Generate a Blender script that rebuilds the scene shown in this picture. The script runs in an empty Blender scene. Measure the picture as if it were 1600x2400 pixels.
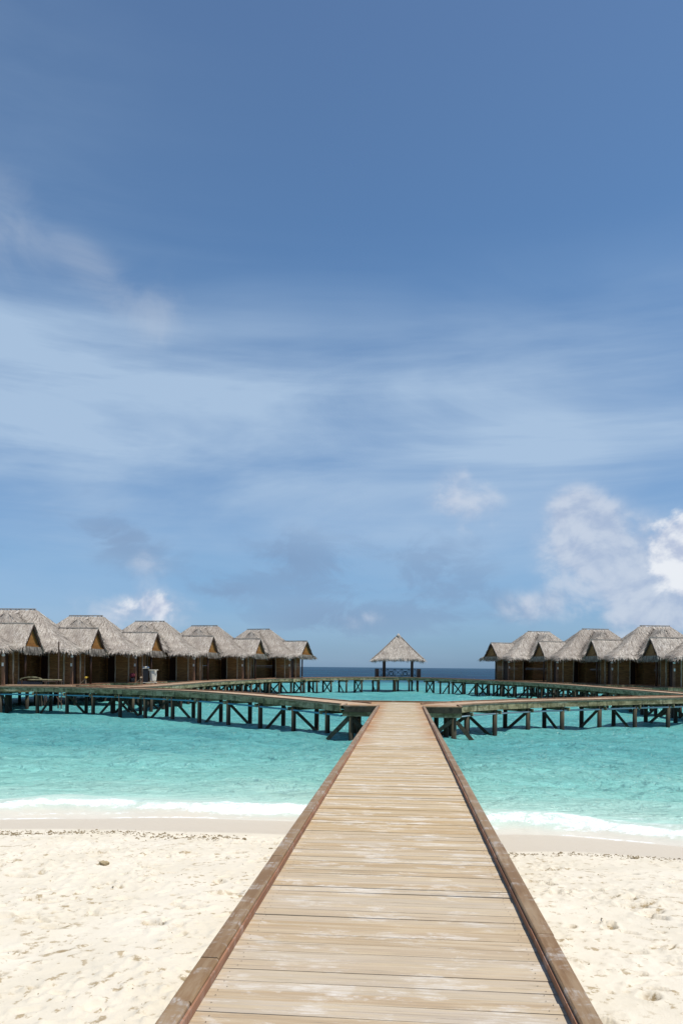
import bpy, math, random
import numpy as np
from mathutils import Vector, Matrix
R = math.radians
random.seed(7)
rng = np.random.default_rng(7)
S = bpy.context.scene
COL = S.collection

# ------------------------------------------------------------------ camera
EYE = 3.15
cam_d = bpy.data.cameras.new('camera')
cam = bpy.data.objects.new('camera', cam_d); COL.objects.link(cam)
cam_d.sensor_fit = 'VERTICAL'; cam_d.sensor_height = 36.0; cam_d.lens = 26.0
cam_d.shift_y = 0.1515
cam_d.clip_end = 60000; cam_d.clip_start = 0.05
cam.matrix_world = Matrix.Translation((0, 0, EYE)) @ Matrix.Rotation(R(90), 4, 'X') @ Matrix.Rotation(R(0.55), 4, 'Z')
S.camera = cam

# ------------------------------------------------------------------ exposure
S.view_settings.view_transform = 'Standard'
S.view_settings.look = 'None'
S.view_settings.exposure = 0.0
S.view_settings.gamma = 1.0
S.view_settings.use_curve_mapping = False

# ------------------------------------------------------------------ sun
SUN_EL, SUN_AZ = 68.0, 112.0            # azimuth clockwise from +Y
sd = Vector((math.sin(R(SUN_AZ))*math.cos(R(SUN_EL)), math.cos(R(SUN_AZ))*math.cos(R(SUN_EL)), math.sin(R(SUN_EL))))
sun_d = bpy.data.lights.new('sun', 'SUN'); sun_d.energy = 4.7; sun_d.angle = R(0.53); sun_d.color = (1.0, 0.955, 0.88)
sun = bpy.data.objects.new('sun', sun_d); COL.objects.link(sun)
sun.rotation_euler = sd.to_track_quat('Z', 'Y').to_euler()

# ------------------------------------------------------------------ node helper
class NT:
    def __init__(s, tree):
        s.t = tree; s.n = tree.nodes; s.l = tree.links
    def put(s, sock, v):
        if v is None: return
        if isinstance(v, bpy.types.NodeSocket): s.l.new(v, sock)
        elif isinstance(v, (tuple, list)) and len(v) == 3 and sock.type == 'RGBA': sock.default_value = (*v, 1)
        else: sock.default_value = v
    def math(s, op, a, b=None, c=None, clamp=False):
        n = s.n.new('ShaderNodeMath'); n.operation = op; n.use_clamp = clamp
        s.put(n.inputs[0], a); s.put(n.inputs[1], b)
        if c is not None: s.put(n.inputs[2], c)
        return n.outputs[0]
    def mix(s, f, a, b, mode='MIX'):
        n = s.n.new('ShaderNodeMix'); n.data_type = 'RGBA'; n.blend_type = mode
        s.put(n.inputs[0], f); s.put(n.inputs[6], a); s.put(n.inputs[7], b)
        return n.outputs[2]
    def noise(s, vec, scale, detail=4, rough=0.55, dist=0.0, out=0):
        n = s.n.new('ShaderNodeTexNoise')
        n.inputs['Scale'].default_value = scale; n.inputs['Detail'].default_value = detail
        n.inputs['Roughness'].default_value = rough; n.inputs['Distortion'].default_value = dist
        if vec is not None: s.l.new(vec, n.inputs['Vector'])
        return n.outputs[out]
    def mapv(s, vec, scale=(1, 1, 1), loc=(0, 0, 0), rot=(0, 0, 0)):
        n = s.n.new('ShaderNodeMapping')
        n.inputs['Scale'].default_value = scale; n.inputs['Location'].default_value = loc; n.inputs['Rotation'].default_value = rot
        s.l.new(vec, n.inputs['Vector']); return n.outputs[0]
    def ramp(s, f, stops, interp='LINEAR'):
        n = s.n.new('ShaderNodeValToRGB'); cr = n.color_ramp; cr.interpolation = interp
        while len(cr.elements) < len(stops): cr.elements.new(0.5)
        for e, (p, c) in zip(cr.elements, stops):
            e.position = p; e.color = (*c, 1) if isinstance(c, (tuple, list)) else (c, c, c, 1)
        s.l.new(f, n.inputs[0]); return n.outputs[0]
    def sstep(s, v, a, b, lo=0.0, hi=1.0):
        n = s.n.new('ShaderNodeMapRange'); n.interpolation_type = 'SMOOTHSTEP'
        s.put(n.inputs[0], v)
        for i, x in zip((1, 2, 3, 4), (a, b, lo, hi)): n.inputs[i].default_value = x
        return n.outputs[0]
    def attr(s, name):
        n = s.n.new('ShaderNodeAttribute'); n.attribute_name = name; return n.outputs['Fac']
    def coord(s, kind='Object'):
        return s.n.new('ShaderNodeTexCoord').outputs[kind]
    def bump(s, h, strength, dist, normal=None):
        n = s.n.new('ShaderNodeBump'); n.inputs['Strength'].default_value = strength; n.inputs['Distance'].default_value = dist
        s.l.new(h, n.inputs['Height'])
        if normal is not None: s.l.new(normal, n.inputs['Normal'])
        return n.outputs[0]

# ------------------------------------------------------------------ world: daylight sky with cirrus veil and small cumulus
W = bpy.data.worlds.new('World'); S.world = W; W.use_nodes = True
W.node_tree.nodes.clear()
w = NT(W.node_tree)
sky = w.n.new('ShaderNodeTexSky'); sky.sky_type = 'NISHITA'; sky.sun_disc = False
sky.sun_elevation = R(SUN_EL); sky.sun_rotation = R(SUN_AZ)
sky.altitude = 0; sky.air_density = 1.0; sky.dust_density = 0.25; sky.ozone_density = 2.2
geo = w.coord('Generated')
sep = w.n.new('ShaderNodeSeparateXYZ'); w.l.new(geo, sep.inputs[0])
az = w.math('MULTIPLY', w.math('ARCTAN2', sep.outputs[0], sep.outputs[1]), 57.2958)
el = w.math('MULTIPLY', w.math('ARCSINE', sep.outputs[2]), 57.2958)
def comb(a, b, c=0.0):
    n = w.n.new('ShaderNodeCombineXYZ'); w.put(n.inputs[0], a); w.put(n.inputs[1], b); n.inputs[2].default_value = c
    return n.outputs[0]
ae = comb(az, el)
def blob(a0, e0, sa, se, rot=0.0):
    da = w.math('SUBTRACT', az, a0); de = w.math('SUBTRACT', el, e0)
    if rot:
        c, s_ = math.cos(R(rot)), math.sin(R(rot))
        da2 = w.math('ADD', w.math('MULTIPLY', da, c), w.math('MULTIPLY', de, s_))
        de = w.math('SUBTRACT', w.math('MULTIPLY', de, c), w.math('MULTIPLY', da, s_)); da = da2
    x = w.math('DIVIDE', da, sa); y = w.math('DIVIDE', de, se)
    r2 = w.math('ADD', w.math('MULTIPLY', x, x), w.math('MULTIPLY', y, y))
    return w.math('EXPONENT', w.math('MULTIPLY', r2, -1.0))
def add(*a):
    o = a[0]
    for b in a[1:]: o = w.math('ADD', o, b)
    return o
def mul(a, b): return w.math('MULTIPLY', a, b)
K = 10.0   # background strength is 0.1
def rad(r, g, b): return (r*K, g*K, b*K)
def srgb(r, g, b):
    f = lambda c: (c/255/12.92 if c/255 <= .04045 else ((c/255+.055)/1.055)**2.4)
    return (f(r), f(g), f(b))
base = w.mix(1.0, sky.outputs[0], w.ramp(w.math('DIVIDE', el, 60.0), [(0.0, (0.29, 0.50, 0.98)), (0.05, (0.48, 0.68, 1.02)), (0.13, (0.68, 0.88, 1.08)), (0.32, (0.84, 1.05, 1.18)), (0.45, (0.84, 1.10, 1.24)), (0.62, (0.93, 1.11, 1.20)), (0.8, (1.0, 1.10, 1.18))]), 'MULTIPLY')
# streaky cirrus veil, strongest some 20 degrees up
st = w.noise(w.mapv(ae, scale=(0.035, 0.16, 1), rot=(0, 0, R(8))), 1.0, 6, 0.55, 0.6)
st2 = w.noise(w.mapv(ae, scale=(0.02, 0.35, 1), loc=(3, 7, 2), rot=(0, 0, R(-6))), 1.0, 7, 0.6, 0.3)
big = w.noise(w.mapv(ae, scale=(0.045, 0.075, 1), loc=(11, 3, 5)), 1.0, 3, 0.5, 0.4)
env = add(mul(w.sstep(el, 31.0, 16.5), w.sstep(el, 4.0, 16.0)), mul(blob(-24, 17, 16, 7, -12), 0.35), mul(blob(15, 16, 9, 4.5, 8), 0.30), mul(w.sstep(el, 14.0, 3.0), 0.40),
          mul(blob(-30, 30, 14, 12), 0.22), mul(blob(-24, 22, 12, 7), 0.30), mul(blob(4, 20, 22, 5), 0.14), mul(blob(2, 11, 14, 4, -20), 0.22))
veil = mul(env, add(0.12, mul(w.sstep(st, 0.32, 0.72), 0.55), mul(w.sstep(st2, 0.4, 0.7), 0.22), mul(w.sstep(big, 0.35, 0.7), 0.25)))
veil = w.math('MINIMUM', mul(veil, 0.92), 0.85)
c1 = w.mix(veil, base, rad(*srgb(176, 200, 226)))
# wispy tufts high on the left
tuft = w.noise(w.mapv(ae, scale=(0.16, 0.22, 1), loc=(2, 9, 0), rot=(0, 0, R(35))), 1.0, 7, 0.58, 0.8)
te = add(blob(-19.0, 26.8, 4.2, 1.9, -32), mul(blob(-13.6, 24.6, 2.6, 2.4, -20), 0.9), mul(blob(-25.0, 28.6, 2.4, 4.0, 10), 0.85))
tf = mul(w.sstep(add(tuft, mul(te, 0.30)), 0.48, 1.02), w.math('MINIMUM', mul(te, 1.2), 1.0))
c2 = w.mix(mul(tf, 0.34), c1, rad(*srgb(196, 206, 220)))
# thin grey-blue cloud rags near the horizon
rag = w.noise(w.mapv(ae, scale=(0.20, 0.36, 1), loc=(5, 1, 3), rot=(0, 0, R(20))), 1.0, 8, 0.62, 0.5)
re = add(blob(-16.5, 9.2, 4.2, 2.3, -15), blob(-3.6, 8.0, 5.0, 2.6, -8), mul(blob(7, 8, 5, 3), 0.7), mul(blob(-9, 5.8, 3, 0.9), 0.8), mul(blob(-1, 3.6, 7, 1.6), 0.9), mul(blob(12, 4.5, 8, 2.4), 0.6), mul(blob(-26, 8, 2, 1.2), .6))
rf = mul(w.sstep(add(rag, mul(re, 0.28)), 0.56, 0.76), w.math('MINIMUM', re, 1.0))
c3 = w.mix(mul(rf, 0.6), c2, rad(*srgb(127, 152, 186)))
# cumulus: soft far puffs and the bright heap on the right
cn = w.noise(w.mapv(ae, scale=(0.24, 0.30, 1), loc=(1, 4, 8)), 1.0, 9, 0.56, 0.25)
cu = w.noise(w.mapv(ae, scale=(0.24, 0.30, 1), loc=(1.05, 4.22, 8)), 1.0, 9, 0.56, 0.25)
soft = add(blob(18.0, 9.3, 2.6, 2.6), mul(blob(17.5, 11.6, 1.5, 1.6), 0.9), mul(blob(24.0, 5.6, 4.2, 3.4), 1.0), mul(blob(21.5, 7.0, 5.0, 3.6), .45), mul(blob(9.4, 12.5, 2.6, 2.4), 0.66), mul(blob(-14.6, 7.6, 2.2, 1.6), 0.26), mul(blob(14.2, 4.6, 2.6, 1.3), 0.40), mul(blob(1.0, 3.9, 2.6, 1.1), 0.34), mul(blob(-15.5, 4.0, 4.0, 1.5), 0.7))
soft2 = add(blob(24.2, 8.2, 3.0, 2.4), blob(27.5, 8.6, 4.2, 3.4), mul(blob(-16.2, 4.3, 2.2, 1.5), .85), mul(blob(-13.4, 4.1, 1.7, 1.5), 0.8))
sf = mul(mul(w.sstep(add(cn, mul(soft, 0.52)), 0.52, 0.92), w.sstep(soft, 0.05, 0.35)), 0.82)
hf = mul(w.sstep(add(cn, mul(soft2, 0.42)), 0.76, 0.92), w.sstep(soft2, 0.08, 0.35))
lit = w.sstep(w.math('SUBTRACT', cn, cu), -0.16, 0.10)
c4 = w.mix(sf, c3, w.mix(lit, rad(*srgb(172, 187, 213)), rad(*srgb(204, 213, 228))))
c5 = w.mix(mul(hf, 0.93), c4, w.mix(lit, rad(*srgb(182, 194, 218)), rad(*srgb(236, 240, 246))))
bg = w.n.new('ShaderNodeBackground'); bg.inputs[1].default_value = 0.1
w.l.new(c5, bg.inputs[0])
wo = w.n.new('ShaderNodeOutputWorld'); w.l.new(bg.outputs[0], wo.inputs[0])

# ------------------------------------------------------------------ mesh helpers
class MB:
    """collects faces, each with a 'tone' value, and links them as ONE mesh object"""
    def __init__(s): s.v = []; s.f = []; s.t = []
    def quadface(s, pts, tone=None):
        b = len(s.v); s.v += [tuple(p) for p in pts]; s.f.append(tuple(range(b, b+len(pts))))
        s.t.append(random.random() if tone is None else tone)
    def hexa(s, p, tone=None):
        b = len(s.v); s.v += [tuple(q) for q in p]
        t = random.random() if tone is None else tone
        for f in ((3, 2, 1, 0), (4, 5, 6, 7), (0, 1, 5, 4), (1, 2, 6, 5), (2, 3, 7, 6), (3, 0, 4, 7)):
            s.f.append(tuple(b+i for i in f)); s.t.append(t)
    def box(s, x0, x1, y0, y1, z0, z1, tone=None):
        s.hexa([(x0, y0, z0), (x1, y0, z0), (x1, y1, z0), (x0, y1, z0), (x0, y0, z1), (x1, y0, z1), (x1, y1, z1), (x0, y1, z1)], tone)
    def beam(s, a, b, wd, ht, tone=None, up=(0, 0, 1)):
        a = Vector(a); b = Vector(b); d = (b-a).normalized(); u = Vector(up)
        if abs(d.dot(u)) > .98: u = Vector((1, 0, 0))
        sx = d.cross(u).normalized()*(wd/2); uz = sx.cross(d).normalized()*(ht/2)
        s.hexa([a-sx-uz, a+sx-uz, b+sx-uz, b-sx-uz, a-sx+uz, a+sx+uz, b+sx+uz, b-sx+uz], tone)
    def tube(s, a, b, r0, r1=None, n=10, tone=None, caps=True):
        a = Vector(a); b = Vector(b); r1 = r0 if r1 is None else r1
        d = (b-a).normalized(); u = Vector((0, 0, 1)) if abs(d.z) < .9 else Vector((1, 0, 0))
        x = d.cross(u).normalized(); y = d.cross(x)
        t = random.random() if tone is None else tone
        base = len(s.v)
        for c, r in ((a, r0), (b, r1)):
            for i in range(n):
                an = 2*math.pi*i/n; s.v.append(tuple(c+x*math.cos(an)*r+y*math.sin(an)*r))
        for i in range(n):
            j = (i+1) % n; s.f.append((base+i, base+j, base+n+j, base+n+i)); s.t.append(t)
        if caps:
            s.f.append(tuple(base+n-1-i for i in range(n))); s.t.append(t)
            s.f.append(tuple(base+n+i for i in range(n))); s.t.append(t)
    def ball(s, c, rx, ry=None, rz=None, n=10, m=7, tone=None, jit=0.0):
        ry = ry or rx; rz = rz or rx; t = random.random() if tone is None else tone
        b = len(s.v)
        for i in range(m+1):
            th = math.pi*i/m
            for j in range(n):
                k = 1+random.uniform(-jit, jit)
                ph = 2*math.pi*j/n
                s.v.append((c[0]+rx*k*math.sin(th)*math.cos(ph), c[1]+ry*k*math.sin(th)*math.sin(ph), c[2]+rz*k*math.cos(th)))
        for i in range(m):
            for j in range(n):
                q = (j+1) % n
                s.f.append((b+i*n+j, b+(i+1)*n+j, b+(i+1)*n+q, b+i*n+q)); s.t.append(t)
    def torus(s, c, rad_, r, ax, n=20, m=6, tone=None):
        ax = Vector(ax).normalized(); u = Vector((0, 0, 1)); x = ax.cross(u).normalized(); y = ax.cross(x)
        b = len(s.v); t = random.random() if tone is None else tone
        for i in range(n):
            a = 2*math.pi*i/n; d = x*math.cos(a)+y*math.sin(a)
            for j in range(m):
                e = 2*math.pi*j/m; s.v.append(tuple(Vector(c)+d*(rad_+r*math.cos(e))+ax*r*math.sin(e)))
        for i in range(n):
            for j in range(m):
                s.f.append((b+i*m+j, b+((i+1) % n)*m+j, b+((i+1) % n)*m+(j+1) % m, b+i*m+(j+1) % m)); s.t.append(t)
    def mesh(s, name, m, smooth=False):
        me = bpy.data.meshes.new(name); me.from_pydata(s.v, [], s.f); me.update()
        a = me.attributes.new('tone', 'FLOAT', 'FACE'); a.data.foreach_set('value', s.t)
        if m: me.materials.append(m)
        if smooth: me.polygons.foreach_set('use_smooth', [True]*len(s.f))
        return me
    def build(s, name, m, parent=None, smooth=False):
        o = bpy.data.objects.new(name, s.mesh(name, m, smooth)); COL.objects.link(o)
        if parent: o.parent = parent
        return o

def inst(name, me, parent, loc=(0, 0, 0), rz=0.0):
    o = bpy.data.objects.new(name, me); COL.objects.link(o); o.parent = parent; o.location = loc; o.rotation_euler = (0, 0, rz); return o
def thing(name, label, cat, loc=(0, 0, 0), rz=0.0, group=None):
    o = bpy.data.objects.new(name, None); COL.objects.link(o); o.location = loc; o.rotation_euler = (0, 0, rz)
    o.empty_display_size = 0.3
    o['label'] = label; o['category'] = cat
    if group: o['group'] = group
    return o
def tag(o, label, cat, group=None, kind=None):
    o['label'] = label; o['category'] = cat
    if group: o['group'] = group
    if kind: o['kind'] = kind
    return o
def grid_mesh(name, X, Y, Z, m, attrs=None, smooth=True):
    ny, nx = X.shape
    me = bpy.data.meshes.new(name)
    co = np.stack([X, Y, Z], -1).reshape(-1, 3).astype(np.float32)
    idx = np.arange(ny*nx).reshape(ny, nx)
    q = np.stack([idx[:-1, :-1], idx[:-1, 1:], idx[1:, 1:], idx[1:, :-1]], -1).reshape(-1, 4).astype(np.int32)
    me.vertices.add(len(co)); me.vertices.foreach_set('co', co.ravel())
    me.loops.add(q.size); me.loops.foreach_set('vertex_index', q.ravel())
    me.polygons.add(len(q)); me.polygons.foreach_set('loop_start', np.arange(0, q.size, 4, dtype=np.int32))
    me.polygons.foreach_set('loop_total', np.full(len(q), 4, dtype=np.int32))
    if smooth: me.polygons.foreach_set('use_smooth', np.ones(len(q), dtype=bool))
    me.update(calc_edges=True)
    for k, a in (attrs or {}).items():
        at = me.attributes.new(k, 'FLOAT', 'POINT'); at.data.foreach_set('value', a.ravel().astype(np.float32))
    me.materials.append(m)
    o = bpy.data.objects.new(name, me); COL.objects.link(o); return o
def vnoise(x, y, seed):
    xi = np.floor(x).astype(np.int64); yi = np.floor(y).astype(np.int64)
    fx = x-xi; fy = y-yi; fx = fx*fx*fx*(fx*(fx*6-15)+10); fy = fy*fy*fy*(fy*(fy*6-15)+10)
    def h(a, b):
        n = (a*374761393 + b*668265263 + seed*974711) & 0xffffffff
        n = ((n ^ (n >> 13))*1274126177) & 0xffffffff
        n = ((n ^ (n >> 15))*2246822519) & 0xffffffff
        return ((n ^ (n >> 16)) & 0xffff)/65535.0
    a = h(xi, yi); b = h(xi+1, yi); c = h(xi, yi+1); d = h(xi+1, yi+1)
    return (a*(1-fx)+b*fx)*(1-fy)+(c*(1-fx)+d*fx)*fy
def fbm(x, y, seed, octs=4, gain=0.5):
    s = 0; a = 1; t = 0
    for i in range(octs):
        s = s+a*vnoise(x*2**i+17.3*i, y*2**i-9.1*i, seed+i); t += a; a *= gain
    return s/t
def smooth(a, b, x):
    t = np.clip((x-a)/(b-a), 0, 1); return t*t*(3-2*t)

# ------------------------------------------------------------------ materials
def mat(name):
    m = bpy.data.materials.new(name); m.use_nodes = True; m.node_tree.nodes.clear()
    n = NT(m.node_tree)
    b = n.n.new('ShaderNodeBsdfPrincipled'); o = n.n.new('ShaderNodeOutputMaterial'); n.l.new(b.outputs[0], o.inputs[0])
    return m, n, b, o
def wood(name, ca, cb, cc, stretch=(1, 14, 14), scale=2.0, rough=0.75, bump=0.25, salt=0.0, saltcol=(.62, .58, .52), spec=0.25, extra=None):
    m, n, b, o = mat(name)
    oc = n.coord('Object'); t = n.attr('tone')
    off = n.n.new('ShaderNodeVectorMath'); off.operation = 'SCALE'; off.inputs[0].default_value = (37, 11, 23); n.l.new(t, off.inputs['Scale'])
    ad = n.n.new('ShaderNodeVectorMath'); n.l.new(oc, ad.inputs[0]); n.l.new(off.outputs[0], ad.inputs[1])
    v = n.mapv(ad.outputs[0], scale=stretch)
    g1 = n.noise(v, scale, 8, 0.65, 0.3); g2 = n.noise(v, scale*4.5, 4, 0.6)
    pt = n.noise(n.mapv(ad.outputs[0], scale=tuple(max(1.0, q*.18) for q in stretch)), 1.1, 5, 0.6, 0.4)
    c = n.mix(n.sstep(t, 0.0, 1.0), ca, cb)
    c = n.mix(n.sstep(g1, 0.42, 0.66), c, cc)
    c = n.mix(n.math('MULTIPLY', n.sstep(g2, 0.55, 0.75), 0.35), c, tuple(x*.45 for x in ca))
    if salt:
        sp = n.noise(n.mapv(oc, scale=(2.4, 5.5, 3)), 1.0, 9, 0.72, 0.3)
        sf = n.math('MULTIPLY', n.sstep(sp, 0.51, 0.63), salt)
        sf = n.math('MULTIPLY', sf, n.sstep(g2, 0.34, 0.58))
        c = n.mix(sf, c, saltcol)
    if extra: c = extra(n, oc, c, g1)
    c = n.mix(n.math('MULTIPLY', n.sstep(pt, 0.35, 0.7), 0.22), c, tuple(x*.55 for x in cc))
    n.l.new(c, b.inputs['Base Color']); b.inputs['Roughness'].default_value = rough; b.inputs['Specular IOR Level'].default_value = spec
    if bump: n.l.new(n.bump(g1, bump, 0.01), b.inputs['Normal'])
    return m
def plain(name, col, rough=0.6, metal=0.0, var=0.25, scale=6.0, spec=0.3, emit=None):
    m, n, b, o = mat(name)
    g = n.noise(n.coord('Object'), scale, 5, 0.6)
    n.l.new(n.mix(n.math('MULTIPLY', n.sstep(g, .35, .7), var), col, tuple(c*.4 for c in col)), b.inputs['Base Color'])
    b.inputs['Roughness'].default_value = rough; b.inputs['Metallic'].default_value = metal; b.inputs['Specular IOR Level'].default_value = spec
    return m

def deck_wear(n, oc, c, g1):
    # fine grain lines, then the rust
    fg = n.noise(n.mapv(oc, scale=(1.1, 70, 70)), 1.0, 4, .7)
    c = n.mix(n.math('MULTIPLY', n.sstep(fg, .52, .66), .60), c, (.22, .16, .10))
    ck = n.noise(n.mapv(oc, scale=(2.2, 46, 46), loc=(9, 4, 0)), 1.0, 3, .6)
    c = n.mix(n.math('MULTIPLY', n.sstep(ck, .66, .71), .8), c, (.10, .075, .05))
    ww = n.noise(n.mapv(oc, scale=(.9, 22, 22), loc=(3, 1, 0)), 1.0, 6, .68)
    c = n.mix(n.math('MULTIPLY', n.sstep(ww, .48, .64), .50), c, (.58, .485, .335))
    return rust_edge(n, oc, c, g1)
def rust_edge(n, oc, c, g1):
    # iron-red leaching along the plank ends towards the sea end of the walkway
    sp = n.n.new('ShaderNodeSeparateXYZ'); n.l.new(oc, sp.inputs[0])
    e = n.sstep(n.math('ABSOLUTE', n.math('ADD', sp.outputs[0], 0.09)), 0.42, 0.92)
    f = n.math('MULTIPLY', n.math('MULTIPLY', e, n.sstep(sp.outputs[1], 12.0, 21.0)), n.sstep(n.noise(n.mapv(oc, scale=(1.2, 1.6, 1)), 1.0, 6, .65), .33, .56))
    c = n.mix(n.math('MULTIPLY', f, 0.85), c, (.38, .185, .075))
    # the sea end is bleached warmer, the beach end greyer
    return n.mix(n.math('MULTIPLY', n.sstep(sp.outputs[1], 10.0, 2.5), 0.42), c, (.40, .345, .285))
M_DECK = wood('weathered_deck_wood', (.41, .27, .125), (.50, .415, .31), (.56, .43, .255), stretch=(.8, 15, 15), scale=1.7, bump=0.4, salt=0.9, saltcol=(.74, .69, .61), extra=deck_wear)
M_KERB = wood('brown_kerb_wood', (.20, .115, .052), (.265, .165, .08), (.29, .20, .115), stretch=(9, 0.9, 9), scale=1.6, rough=0.55, bump=0.2, salt=0.85, saltcol=(.42, .37, .32))
M_REDWOOD = wood('red_brown_facing_wood', (.28, .135, .075), (.34, .175, .105), (.22, .11, .065), stretch=(9, .9, 9), scale=1.4, salt=.5, saltcol=(.5, .4, .34))
M_PIERDECK = wood('pier_deck_wood', (.50, .34, .21), (.58, .42, .28), (.40, .29, .19), stretch=(3, 3, 3), scale=1.2, bump=0.1)
M_PIERKERB = wood('pier_kerb_wood', (.26, .15, .09), (.34, .21, .13), (.20, .12, .075), stretch=(3, 3, 3), scale=1.2, bump=0.1)
def algae(n, oc, c, g1):
    g = n.noise(n.mapv(oc, scale=(1.6, 1.6, 3.0)), 1.0, 7, .7)
    sp = n.noise(n.mapv(oc, scale=(7, 7, 0.8)), 1.0, 4, .6)
    c = n.mix(n.math('MULTIPLY', n.sstep(g, .42, .60), .85), c, (.095, .082, .03))
    return n.mix(n.math('MULTIPLY', n.sstep(sp, .52, .66), .75), c, (.05, .048, .028))
M_FASCIA = wood('pier_side_wood', (.40, .345, .19), (.45, .40, .25), (.28, .24, .125), stretch=(2, 2, 8), scale=1.0, bump=0.15, extra=algae)
def tide(n, oc, c, g1):
    g = n.coord('Object'); sp = n.n.new('ShaderNodeSeparateXYZ'); n.l.new(g, sp.inputs[0])
    k = n.math('ADD', sp.outputs[2], n.math('MULTIPLY', n.noise(n.mapv(oc, scale=(6, 6, 2)), 1.0, 5, .6), .5))
    return n.mix(n.math('MULTIPLY', n.sstep(k, -0.25, -1.0), .85), c, (.022, .020, .016))
M_POST = wood('pier_post_wood', (.085, .068, .038), (.125, .105, .06), (.03, .026, .016), stretch=(8, 8, .9), scale=1.0, bump=0.25, extra=tide)
M_BRACE = wood('brace_wood', (.075, .062, .038), (.115, .10, .068), (.035, .03, .02), stretch=(4, 4, 4), scale=1.0, bump=.1)
M_WALL = wood('hut_plank_wood', (.25, .125, .040), (.32, .165, .058), (.15, .072, .026), stretch=(1.2, 1.2, 9), scale=1.2, bump=.15)
M_DARKWOOD = wood('dark_stained_wood', (.055, .026, .016), (.075, .036, .022), (.035, .018, .012), stretch=(5, 5, 1), scale=1.2, bump=.1, rough=.5)
M_TRIM = wood('pale_corner_wood', (.42, .33, .23), (.48, .39, .28), (.2, .15, .1), stretch=(6, 6, 1), scale=1.5)
M_PANEL = wood('gable_board_wood', (.27, .12, .025), (.31, .14, .032), (.19, .08, .018), stretch=(1, 1, 6), scale=1.2)
M_HUTDECK = wood('hut_deck_wood', (.20, .105, .06), (.27, .15, .09), (.15, .085, .05), stretch=(2, 2, 2), scale=1.5)
M_PIPE_BLUE = plain('blue_pipe_plastic', (.10, .32, .42), .45, var=.35, scale=1.5)
M_PIPE_GREY = plain('grey_pipe_plastic', (.36, .43, .46), .45, var=.3, scale=1.5)
M_WHITE = plain('white_lamp_glass', (.78, .78, .75), .3, var=.08)
M_IRON = plain('dark_rail_paint', (.018, .020, .032), .45, var=.2)
M_STEEL = plain('rusty_scaffold_steel', (.14, .085, .06), .5, .3, var=.5, scale=12)
M_BAG = plain('white_laundry_cloth', (.74, .72, .60), .85, var=.35, scale=14)
M_BLACKPL = plain('black_cart_plastic', (.02, .022, .026), .5)
M_BLUECL = plain('blue_folded_towel', (.09, .16, .28), .9, var=.3)
M_RED = plain('red_cloth', (.20, .035, .05), .9, var=.3)
M_YELLOW = plain('yellow_tap_paint', (.62, .42, .05), .45, var=.2)
M_CORAL = plain('grey_brown_coral', (.27, .21, .125), .9, var=.6, scale=40)

M_SANDLUMP = plain('sandy_coral', (.42, .335, .20), .95, var=.6, scale=30)

def thatch():
    m, n, b, o = mat('dry_palm_thatch')
    oc = n.coord('Object'); t = n.attr('tone')
    oi = n.n.new('ShaderNodeObjectInfo')
    sp = n.noise(n.mapv(oc, scale=(12, 12, 6)), 1.0, 4, .75)
    sp2 = n.noise(n.mapv(oc, scale=(.7, .7, .9)), 1.0, 4, .6)
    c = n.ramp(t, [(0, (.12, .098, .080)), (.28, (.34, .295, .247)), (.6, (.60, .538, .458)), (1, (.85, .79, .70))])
    c = n.mix(n.math('MULTIPLY', n.sstep(sp, .43, .62), .55), c, (.11, .092, .08))
    c = n.mix(n.math('MULTIPLY', n.sstep(sp2, .42, .66), .42), c, (.20, .165, .145))
    c = n.mix(n.math('MULTIPLY', oi.outputs['Random'], .30), c, (.25, .20, .16))
    n.l.new(c, b.inputs['Base Color']); b.inputs['Roughness'].default_value = .95; b.inputs['Specular IOR Level'].default_value = .08
    n.l.new(n.bump(sp, .5, .06), b.inputs['Normal'])
    return m
M_THATCH = thatch()

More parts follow.
